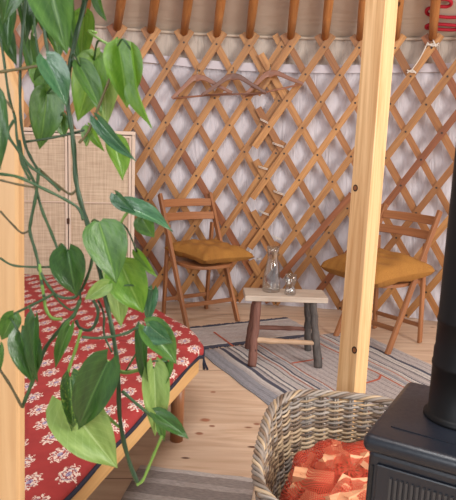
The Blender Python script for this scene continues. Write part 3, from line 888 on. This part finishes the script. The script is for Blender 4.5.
for i in range(n):
    j = (i + 1) % n; mb.face((b + i, b + j, b + n + j, b + n + i), [(0, 0)] * 4)
bpart(mb, 'mattress', plain('mattress_ticking', C(170, 150, 130), .9))

# bedspread: concentric rings, rounded shoulder, then a short drop
mb = MB()
U_ax = nd; V_ax = inw
def uvw(p, extra=0): return (p.dot(V_ax) + .03, p.dot(U_ax))
levels = [(.0, .392, 1.0), (-.004, .405, 1), (.004, .417, 1), (.02, .424, 1), (.05, .427, 1)]
loops = []
for d_, z, _ in levels:
    lp_ = inset(ring, sg * d_); loops.append([Vector((p.x, p.y, z + .003 * math.sin(i * .9))) for i, p in enumerate(lp_)])
base_loop = inset(ring, sg * .05)
for f_ in (.85, .6, .35, .12):
    loops.append([Vector((cen.x + (p.x - cen.x) * f_, cen.y + (p.y - cen.y) * f_, .428 + .006 * math.sin(p.x * 9 * f_ + p.y * 7) * f_)) for p in base_loop])
b = len(mb.v)
for l_ in loops: mb.v += l_
for k in range(len(loops) - 1):
    for i in range(n):
        j = (i + 1) % n
        idx = [b + k * n + i, b + k * n + j, b + (k + 1) * n + j, b + (k + 1) * n + i]
        if sg < 0: idx.reverse()
        mb.face(idx, [uvw(mb.v[q]) for q in idx], True)
top = [b + (len(loops) - 1) * n + i for i in range(n)]
if sg < 0: top.reverse()
mb.face(top, [uvw(mb.v[q]) for q in top], True)
bs = mb.build('bedspread', m_quilt, None, 0, (-.9, 2.9, .4)); bs.data.update()
tag(bs, 'red block-printed bedspread with cream flower medallions on the daybed', 'bedspread')
def qpart(mb, nme, m):
    o = mb.build(nme, m); o.parent = bs; o.matrix_parent_inverse = Matrix.Translation(-bs.location); return o
mb = MB(); l0 = inset(ring, sg * -.002)
mb.tube([Vector((p.x, p.y, .389 + .004 * math.sin(i * .8))) for i, p in enumerate(l0)], .0085, 6, closed=True)
qpart(mb, 'hem', m_navy)
mb = MB(); q = G(203.5, 357, .385)
for k in range(7):
    a = 2 * PI * k / 7; mb.tube([q, q + Vector((.006 * math.cos(a) + .004, -.004, -.03)), q + Vector((.012 * math.cos(a) + .012, .012 * math.sin(a) - .004, -.06))], .003, 5)
qpart(mb, 'tassel', m_navy)

# ------------------------------------------------------------------ wicker log basket
BC = Vector((.425, 1.91, 0)); BR = math.radians(-9); HB = .405
def bring(a, off, z):
    """superellipse outline, tapering to the base"""
    k = .80 + .20 * (z / HB)**.8
    hx, hy = (.285) * k + off, (.430) * k + off
    c, s = math.cos(a), math.sin(a); e = 2 / 3.4
    x = hx * math.copysign(abs(c)**e, c); y = hy * math.copysign(abs(s)**e, s)
    return Vector((BC.x + x * math.cos(BR) - y * math.sin(BR), BC.y + x * math.sin(BR) + y * math.cos(BR), z))
# arc-length angles
def arc_angles(N):
    aa = [2 * PI * i / 2000 for i in range(2001)]; L = [0]
    for i in range(2000): L.append(L[-1] + (bring(aa[i + 1], 0, HB) - bring(aa[i], 0, HB)).length)
    out = []; j = 0
    for k in range(N):
        tgt = L[-1] * k / N
        while L[j + 1] < tgt: j += 1
        out.append(aa[j] + (aa[j + 1] - aa[j]) * (tgt - L[j]) / max(1e-9, L[j + 1] - L[j]))
    return out
bk = empty('log_basket', 'large grey-brown wicker log basket between the post and the stove', 'basket', BC)
def kpart(mb, nme, m):
    o = mb.build(nme, m); o.parent = bk; o.matrix_parent_inverse = Matrix.Translation(-BC); return o
NS = 42; angs = arc_angles(NS * 6)
mb = MB(); rnd = random.Random(12)
for k in range(NS):
    a = angs[k * 6]; mb.m = rnd.choice([0, 1, 2])
    mb.tube([bring(a, 0, z) for z in (.01, .12, .25, .36, HB)], .0048, 6)
    a2 = angs[(k * 6 + 1) % len(angs)]
    mb.tube([bring(a2, 0, z) for z in (.01, .12, .25, .36, HB)], .0042, 6)
kpart(mb, 'stakes', m_w)
mb = MB(); rows = 23
for r in range(rows):
    z = .02 + (HB - .045) * r / (rows - 1)
    mb.m = rnd.choices([0, 1, 2], [4, 4, 2])[0]
    for ph in (0, PI):
        pts = []
        for i, a in enumerate(angs):
            w = math.cos(PI * (i - .5) / 6 + ph + r * 0)
            pts.append(bring(a, .0095 * w, z + (.0045 * math.sin(PI * (i - .5) / 6 + ph)) + rnd.uniform(-.001, .001)))
        if ph: mb.m = rnd.choices([0, 1, 2], [4, 4, 2])[0]
        mb.tube(pts, .0056 + rnd.uniform(-.0006, .0006), 6, closed=True)
kpart(mb, 'woven_side', m_w)
mb = MB()
NR = 360; ra = arc_angles(NR)
for s in range(5):
    mb.m = [0, 1, 2, 1, 1][s]
    pts = []
    for i, a in enumerate(ra):
        ph = 2 * PI * 16 * i / NR + 2 * PI * s / 5
        pts.append(bring(a, .002 + .0125 * math.cos(ph), HB + .002 + .009 * math.sin(ph)))
    mb.tube(pts, .0062, 6, closed=True)
kpart(mb, 'braided_rim', m_w)
mb = MB(); bb = [bring(a, -.003, .012) for a in angs[::4]]
b = len(mb.v); mb.v += bb; mb.v += [p - Vector((0, 0, .011)) for p in bb]; nb = len(bb)
mb.face(list(range(b, b + nb)), [(p.x, p.y) for p in bb]); mb.face(list(range(b + nb, b + 2 * nb))[::-1], [(p.x, p.y) for p in bb])
for i in range(nb): j = (i + 1) % nb; mb.face((b + j, b + i, b + nb + i, b + nb + j), [(0, 0)] * 4)
kpart(mb, 'base', m_w[2])

# net bag of kindling
NC = Vector((.415, 1.82, .03)); 
def dome(u, v, sc=1.0):
    """u: around, v: bottom(0) to top(1)"""
    a = 2 * PI * u; e = PI / 2 * (v * 1.9 - .9) if v < .9999 else PI / 2 * .9999
    e = PI * (v - .5)
    hx, hy, hz = .205 * sc, .325 * sc, .165 * sc
    c, s = math.cos(a), math.sin(a)
    ce = max(0, math.cos(e))**.62
    bmp = 1 + .045 * math.sin(a * 5 + v * 9) * ce + .035 * math.sin(a * 9 - v * 14) * ce
    x = hx * ce * bmp * math.copysign(abs(c)**.8, c); y = hy * ce * bmp * math.copysign(abs(s)**.8, s)
    z = .215 + hz * math.copysign(abs(math.sin(e))**.85, math.sin(e)) + (.014 * math.sin(a * 4 + v * 21) + .01 * math.sin(a * 7 - v * 17)) * ce
    return Vector((NC.x + x * math.cos(BR) - y * math.sin(BR), NC.y + x * math.sin(BR) + y * math.cos(BR), z))
mb = MB(); mb.grid(dome, 72, 40, lambda u, v: (u * 1.6, v * .9))
nb_ = mb.build('net_bag', m_net, None, 0, (NC.x, NC.y, .03))
tag(nb_, 'orange-red mesh sack full of kindling lying in the wicker basket', 'sack')
rnd = random.Random(21)
kinds = []
for k in range(64):
    u = rnd.random(); v = rnd.uniform(.62, .97) if k < 52 else rnd.uniform(.5, .65)
    p = dome(u, v, .83); L = rnd.uniform(.08, .13); 
    ax = Vector((rnd.uniform(-1, 1), rnd.uniform(-1, 1), rnd.uniform(-.35, .35))).normalized()
    w = rnd.uniform(.035, .07)
    m = MB(); m.bar(p - ax * L / 2, p + ax * L / 2, w, w * rnd.uniform(.4, .8), side=(rnd.uniform(-1, 1), rnd.uniform(-1, 1), rnd.uniform(-1, 1)), w1=w * rnd.uniform(.5, 1))
    o = m.build('kindling_stick', m_kind, None, 0, p)
    tag(o, 'split piece of kindling inside the orange net sack', 'firewood', 'kindling in the net sack')

# ------------------------------------------------------------------ wood stove
ZS = .83
SA = G(362, 434, ZS); SB = G(407.5, 379, ZS); 
sd_ = (SB - SA).normalized(); sc_ = Vector((sd_.y, -sd_.x, 0)); DL = (SB - SA).length; WL = .46
st = empty('wood_stove', 'black wood-burning stove with a round flue pipe at the right edge', 'stove', (SA + sd_ * DL / 2 + sc_ * WL / 2) * 1.0)
st.location.z = 0
def spart(mb, nme, m, bev=0, seg=2):
    o = mb.build(nme, m, None, bev); o.parent = st; o.matrix_parent_inverse = Matrix.Translation(-st.location)
    if bev: o.modifiers[0].segments = seg
    return o
def S(c, d, z): v = SA + sc_ * c + sd_ * d; return Vector((v.x, v.y, z))
mb = MB(); mb.bar(S(0, DL / 2, ZS - .019), S(WL, DL / 2, ZS - .019), DL, .038); 
o = spart(mb, 'top_plate', m_stove, .0165, 5)
for p in o.data.polygons: p.use_smooth = True
ins = .012
mb = MB(); mb.bar(S(ins, DL / 2, .452), S(WL - ins, DL / 2, .452), DL - 2 * ins, .69); spart(mb, 'body', m_stove, .012, 3)
# framed panel with upright ribs on the face towards the camera
mb = MB()
mb.bar(S(ins + .02, ins - .003, .468), S(WL - ins - .02, ins - .003, .468), .006, .61); spart(mb, 'rear_panel', m_stove, .003)
mb = MB()
for k in range(34):
    c = ins + .052 + k * .0105
    if c < WL - .06: mb.bar(S(c, ins - .007, .20), S(c, ins - .007, .752), .005, .007, side=sc_)
spart(mb, 'ribs', plain('rib_grey', C(58, 56, 56), .6))
mb = MB(); mb.bar(S(ins + .012, ins - .0015, .13), S(ins + .012, ins - .0015, .765), .004, .004, side=sc_); spart(mb, 'seam', m_groove)
for c in (.04, WL - .04):
    for d in (.04, DL - .04):
        mb = MB(); mb.bar(S(c, d, 0), S(c, d, .11), .035, .035, side=sc_); spart(mb, 'leg', m_stove, .004)
q1, q2 = G(391, 426.5, ZS), G(456, 445, ZS); q3 = q1 + (q2 - q1) * 2.2
mb = MB(); mb.bar(q1, q3, .004, .004); spart(mb, 'ridge', m_stove)
PCn = G(459, 417, ZS)
mb = MB()
z = lambda py: ZS + (D(430, py, PCn.y).z - D(430, 412, PCn.y).z)
zc = z(345); r1_, r2_ = .0655, .0635
mb.lathe([(.0, ZS - .002), (.074, ZS - .002), (.074, ZS + .006), (.069, ZS + .012), (r1_, ZS + .014), (r1_, z(362)), (r1_ + .0015, z(361)), (r1_ + .0015, z(358)), (r1_, z(357)), (r1_, zc), (r2_, zc + .006), (r2_, z(318)), (r2_ + .0015, z(317)), (r2_ + .0015, z(314)), (r2_, z(313)), (r2_, 3.9)], (PCn.x, PCn.y, 0), 48)
spart(mb, 'flue_pipe', m_pipe)

# ------------------------------------------------------------------ trailing plant
PY = .95
PT = Vector((D(38, 0, PY).x, PY + .15, 1.70))
plant = empty('trailing_plant', 'trailing green pothos with heart-shaped leaves hanging at the left', 'plant', (D(30, 0, PY).x, PY, 0))
plant.location.z = 1.95
def ppart(mb, nme, m, bev=0):
    o = mb.build(nme, m, None, bev); o.parent = plant; o.matrix_parent_inverse = Matrix.Translation(-plant.location); return o
STEMS = []
def stem(pts, rpx, mat, dy=0.0, dy1=None, name='stem'):
    dy1 = dy if dy1 is None else dy1
    P = [D(x, y, PY + dy + (dy1 - dy) * i / max(1, len(pts) - 1)) for i, (x, y) in enumerate(pts)]
    if pts[0][1] == -110:   # starts inside the planter and spills over its rim
        x0 = P[0].x
        P = [Vector((PT.x + (x0 - PT.x) * .5, PT.y - .05, PT.z + .165)), Vector((x0 * .7 + PT.x * .3, PT.y - .12, PT.z + .20)), Vector((x0, PY + dy - .0, PT.z + .17))] + P
        pts = [(pts[0][0], -300), (pts[0][0], -250), (pts[0][0], -200)] + pts
    sp = smooth_pts(P, 5); m = MB(); rr_ = rpx * PY / FPX
    k = len(sp)
    m.tube(sp, [rr_ * (1.0 + .12 * math.sin(i * 1.3)) for i in range(k)], 8)
    ppart(m, name, mat); STEMS.append(([(x, y) for x, y in pts], P)); return P
topP = (26, -110)
stem([topP, (26, -40), (26, 0), (23, 28), (21, 53), (20, 86), (21, 120), (25, 144), (31, 158), (38, 170)], 1.5, m_stem_d)
stem([(60, -110), (90, -30), (84, 5), (77, 32), (71, 60), (68, 80), (67, 100), (71, 124), (74, 150), (76, 180), (81, 203), (90, 232), (99, 268), (104, 292), (109, 314), (114, 340), (118, 372), (120, 420), (128, 458), (138, 484)], 2.4, m_stem_d, .0)
stem([(38, -110), (40, -20), (42, 12), (46, 42), (50, 60)], 1.6, m_stem_d, -.02)
stem([(30, -110), (32, -30), (34, 18), (37, 45), (41, 64)], 1.2, m_stem, .01)
stem([(5, -110), (0, 20), (4, 60), (9, 96), (15, 118), (17, 138), (22, 164), (30, 180)], 1.3, m_stem, .02)
stem([(19, 140), (24, 162), (34, 182), (42, 210), (51, 232), (58, 250)], 1.6, m_stem, .0)
stem([(39, 168), (36, 195), (31, 220), (30, 232), (35, 250), (39, 266), (42, 284), (44, 297)], 1.7, m_stem, -.01)
stem([(39, 264), (42, 284), (44, 297), (46, 309), (52, 318), (62, 319)], 1.8, m_stem_l, -.01)
stem([(38, 268), (48, 285), (58, 296), (72, 298), (80, 292), (86, 280), (91, 265), (93, 250)], 1.6, m_stem, -.01)
stem([(0, 72), (20, 69), (43, 65)], 1.5, m_stem_b, -.01)
stem([(0, 93), (8, 103), (14, 112)], 1.2, m_stem_b, .0)
stem([(24, 142), (45, 139), (70, 134), (95, 127)], 1.2, m_stem_d, .01)
stem([(14, 120), (8, 134), (18, 150), (30, 166), (38, 172), (50, 181), (60, 191)], 1.5, m_stem, -.02)
stem([(0, 174), (18, 177), (42, 188), (66, 200), (79, 209), (83, 220)], 1.5, m_stem, -.02, -.05)
stem([(0, 180), (16, 184), (38, 188)], 1.1, m_stem_b, -.01)
stem([(40, 170), (56, 184), (70, 194), (77, 189)], 1.3, m_stem_b, .0)
stem([(0, 211), (12, 224), (22, 233), (30, 230)], 1.1, m_stem_b, .0)
stem([(0, 258), (12, 265), (30, 267), (50, 267)], 1.2, m_stem, .0)
stem([(8, 317), (28, 307), (46, 298), (53, 294)], 1.4, m_stem, -.02)
stem([(53, 294), (62, 304), (72, 310), (80, 302), (80, 292)], 1.2, m_stem, .01)
stem([(80, 300), (74, 315), (66, 322), (56, 334), (46, 347), (40, 362), (33, 380), (26, 398), (22, 407)], 2.0, m_stem, -.01)
stem([(22, 407), (10, 385), (0, 370)], 1.5, m_stem_b, -.02)
stem([(76, 320), (80, 328), (90, 330), (96, 322), (98, 310), (93, 300)], 1.8, m_stem_d, .01)
stem([(81, 330), (77, 345), (71, 363), (66, 378)], 1.6, m_stem_l, -.02)
stem([(82, 337), (100, 338), (124, 334), (136, 328), (143, 328)], 1.5, m_stem, -.02)
stem([(143, 343), (134, 357), (126, 371)], 1.0, m_stem, .01)
stem([(106, 361), (122, 372), (140, 370)], 2.2, m_stem_l, .01)
stem([(122, 391), (138, 405), (154, 418)], 1.8, m_stem, -.02)
stem([(98, 405), (108, 417), (119, 427)], 1.8, m_stem_l, .0)
stem([(162, 436), (155, 452), (149, 466), (143, 480), (137, 485)], 1.6, m_stem_l, -.01)
stem([(121, 223), (124, 217), (128, 212)], 1.4, m_stem_l, -.01)
stem([(97, 33), (88, 31), (104, 42), (117, 48)], 1.2, m_stem_l, -.01)
stem([(79, 143), (88, 132), (98, 108), (106, 88), (113, 70), (118, 56)], 1.3, m_stem_b, -.03)
stem([(86, 146), (90, 136), (92, 120)], 1.2, m_stem_l, -.02)
stem([(98, 300), (104, 315), (104, 334), (112, 352)], 1.2, m_stem_d, .02)

OUT = [(0, .22), (.02, .50), (.07, .78), (.15, .95), (.27, 1.0), (.42, .93), (.57, .77), (.71, .55), (.84, .30), (.94, .11), (1, 0)]
def prof_w(t):
    for (a, x), (b, y) in zip(OUT, OUT[1:]):
        if a <= t <= b: return x + (y - x) * (t - a) / (b - a)
    return 0
def leaf(bx_, by_, tx_, ty_, wpx, kind, roll=0, fold=.25, droop=.12, dy=0.0, dtip=0.0, lobe=.16, twist=0):
    """heart-shaped blade from stalk to tip; roll turns the blade about its midrib"""
    fold += .14; droop += .05
    B = D(bx_, by_, PY + dy); T = D(tx_, ty_, PY + dy + dtip)
    ax = T - B; L = ax.length; ax.normalize()
    view = (EYEV - B).normalized(); nrm = (view - ax * view.dot(ax)).normalized()
    nrm = Matrix.Rotation(math.radians(roll), 3, ax) @ nrm
    side = ax.cross(nrm)
    Wd = wpx * PY / FPX / max(.35, math.cos(math.radians(roll)))
    m = MB(); nu, nv = 14, 18
    def fn(u, v):
        a = u * 2 - 1; t = v
        w = prof_w(t) * Wd / 2
        along = t * L - lobe * L * (abs(a)**1.5) * (1 - t)**4
        tw = twist * t
        sx = a * w * math.cos(fold * 1.2); up = abs(a) * w * math.sin(fold * 1.2) - droop * L * (t * t) + droop * L * t * .7 + .02 * L * math.sin(a * 3 + t * 8) * abs(a)
        sx, up = sx * math.cos(tw) - up * math.sin(tw), sx * math.sin(tw) + up * math.cos(tw)
        return B + ax * along + side * sx + nrm * up
    m.grid(fn, nu, nv, lambda u, v: (u * 2 - 1, v))
    ppart(m, 'leaf', LM[kind])
    # stalk to the nearest vine if the blade starts away from it
    best = None
    for pp, P3 in STEMS:
        for (x, y), q in zip(pp, P3):
            d2 = math.hypot(x - bx_, y - by_)
            if y <= by_ + 25 and (best is None or d2 < best[0]): best = (d2, q)
    if best and best[0] > 9 and best[0] < 90:
        q = best[1]; mid = (q + B) / 2 + Vector((0, -.01, .012))
        mm = MB(); mm.tube(smooth_pts([q, mid, B], 5), .0016, 6); ppart(mm, 'petiole', m_stem)
leaf(46, -34, 66, 54, 46, 'mid', 12, .2, .12, -.06)
leaf(14, -34, 3, 25, 28, 'dark', -15, .2, .1, -.04)
leaf(10, 8, 7, 52, 20, 'dark', 25, .3, .1, .0)
leaf(30, -30, 34, 40, 16, 'mid', -30, .3, .1, .05)
leaf(62, -30, 78, 66, 26, 'mid', 30, .3, .1, .03)
leaf(46, 60, 68, 106, 30, 'blue_sheen', -18, .35, .22, -.05)
leaf(84, 16, 80, 70, 26, 'bright', 10, .15, .08, .06)
leaf(96, -6, 106, 22, 11, 'mid', 35, .3, .1, .0)
leaf(119, 49, 128, 108, 40, 'bright', -14, .25, .14, -.03)
leaf(131, 50, 147, 129, 22, 'bright', 48, .4, .2, -.03)
leaf(94, 60, 78, 122, 42, 'bright', -10, .2, .1, .04)
leaf(104, 58, 106, 126, 38, 'pale', 12, .15, .08, .05)
leaf(80, 66, 103, 114, 24, 'mid', -20, .3, .15, .0)
leaf(118, 40, 114, 56, 9, 'bright', 0, .3, .1, .0)
leaf(47, 93, 40, 150, 40, 'mid', -8, .3, .15, .04)
leaf(40, 66, 60, 102, 28, 'bright', 20, .2, .1, .05)
leaf(50, 66, 34, 92, 20, 'mid', 10, .2, .1, .05)
leaf(22, -20, 27, 44, 22, 'dark', -20, .25, .1, .03)
leaf(44, -10, 50, 44, 22, 'dark', 25, .25, .1, .06)
leaf(52, 20, 60, 62, 20, 'mid', -20, .25, .1, .07)
leaf(6, 30, 16, 66, 18, 'dark', 15, .25, .1, .05)
leaf(30, 40, 36, 86, 16, 'mid', 20, .2, .1, .06)
leaf(60, 118, 64, 138, 18, 'mid', 0, .2, .1, .05)
leaf(89, 127, 104, 152, 11, 'bright', 20, .3, .1, -.02)
leaf(86, 128, 86, 146, 12, 'mid', 0, .3, .1, .02)
leaf(98, 120, 135, 162, 18, 'blue_sheen', 20, .4, .15, -.03)
leaf(112, 140, 124, 180, 24, 'bright', -35, .2, .12, -.01)
leaf(-2, 98, 2, 170, 15, 'dark', -20, .25, .1, -.06)
leaf(124, 206, 174, 229, 20, 'blue_sheen', -38, .3, .2, -.02)
leaf(142, 218, 154, 238, 22, 'mid', 20, .2, .1, -.005)
leaf(116, 194, 136, 214, 16, 'blue_sheen', 35, .35, .1, -.03)
leaf(99, 222, 117, 284, 44, 'mid', -10, .16, .1, -.06, -.01, .04)
leaf(68, 251, 76, 297, 40, 'dark', 14, .3, .12, -.03)
leaf(108, 284, 84, 300, 18, 'pale', 0, .2, .1, -.02)
leaf(122, 266, 143, 314, 46, 'bright', 8, .22, .12, .0)
leaf(112, 272, 122, 328, 32, 'pale', -12, .22, .1, .03)
leaf(137, 252, 157, 278, 12, 'bright', 20, .3, .1, .0)
leaf(153, 290, 147, 324, 16, 'blue_sheen', 10, .2, .1, .01)
leaf(146, 327, 178, 364, 34, 'mid', -22, .3, .16, -.04)
leaf(150, 326, 172, 344, 24, 'blue_sheen', 30, .2, .1, -.05)
leaf(142, 330, 147, 394, 15, 'dark', 30, .3, .1, -.01)
leaf(20, 334, 33, 383, 34, 'dark', -12, .2, .1, -.06)
leaf(35, 319, 35, 383, 17, 'dark', 40, .3, .1, -.06)
leaf(14, 315, 1, 341, 22, 'mid', 0, .2, .1, -.04)
leaf(0, 345, 1, 370, 8, 'mid', 0, .2, .1, -.04)
leaf(70, 326, 54, 369, 16, 'mid', 20, .3, .1, -.02)
leaf(108, 362, 76, 432, 44, 'dark', 14, .22, .14, -.07, .01)
leaf(70, 377, 73, 432, 32, 'vari', -24, .3, .1, -.05, -.01)
leaf(66, 402, 118, 470, 58, 'pale', 8, .14, .12, -.04)
leaf(154, 368, 156, 438, 32, 'pale', -14, .2, .1, .0)
leaf(168, 362, 152, 398, 22, 'mid', 10, .3, .1, .01)
leaf(156, 414, 190, 439, 20, 'dark', -14, .25, .12, -.02)
leaf(160, 418, 164, 442, 12, 'mid', 10, .25, .1, .0)
# the planter itself hangs above the picture
mb = MB(); mb.lathe([(.0, 0), (.09, 0), (.12, .16), (.125, .16), (.125, .185), (.11, .185), (.105, .15), (.0, .15)], PT, 32); ppart(mb, 'pot', m_pot)
mb = MB(); cc = cp(math.atan2(PT.x - CX, PT.y - CY), cz, .0)
zring = cz
for k in range(3):
    a = 2 * PI * k / 3; mb.tube([PT + Vector((.122 * math.cos(a), .122 * math.sin(a), .17)), PT + Vector((0, 0, .7)), Vector((PT.x, PT.y, zring))], .004, 5)
ppart(mb, 'hanging_cord', m_string)

# ------------------------------------------------------------------ light
w = bpy.data.worlds.new('World'); scene.world = w; w.use_nodes = True
bg = w.node_tree.nodes['Background']; bg.inputs[0].default_value = (.86, .92, 1.0, 1); bg.inputs[1].default_value = .66
def area(name, loc, target, size, energy, col):
    l = bpy.data.lights.new(name, 'AREA'); l.energy = energy; l.color = col; l.shape = 'DISK'; l.size = size
    o = bpy.data.objects.new(name, l); COL.objects.link(o); o.location = loc
    o.rotation_euler = (Vector(target) - Vector(loc)).to_track_quat('-Z', 'Y').to_euler(); return o
area('skylight', (.1, .92, 3.85), (.1, 1.6, 0), 1.4, 75, (1, .99, .98))
area('doorway_light', (3.1, .4, 1.9), (.4, 3.0, .8), 1.5, 150, (1, .965, .91))
area('rear_light', (-1.2, -2.2, 2.2), (0, 3.5, .8), 2.2, 90, (.95, .97, 1))  # unseen broad cool lamp behind the camera, to the left
scene.view_settings.view_transform = 'Standard'
scene.view_settings.look = 'None'
scene.view_settings.exposure = 0.0
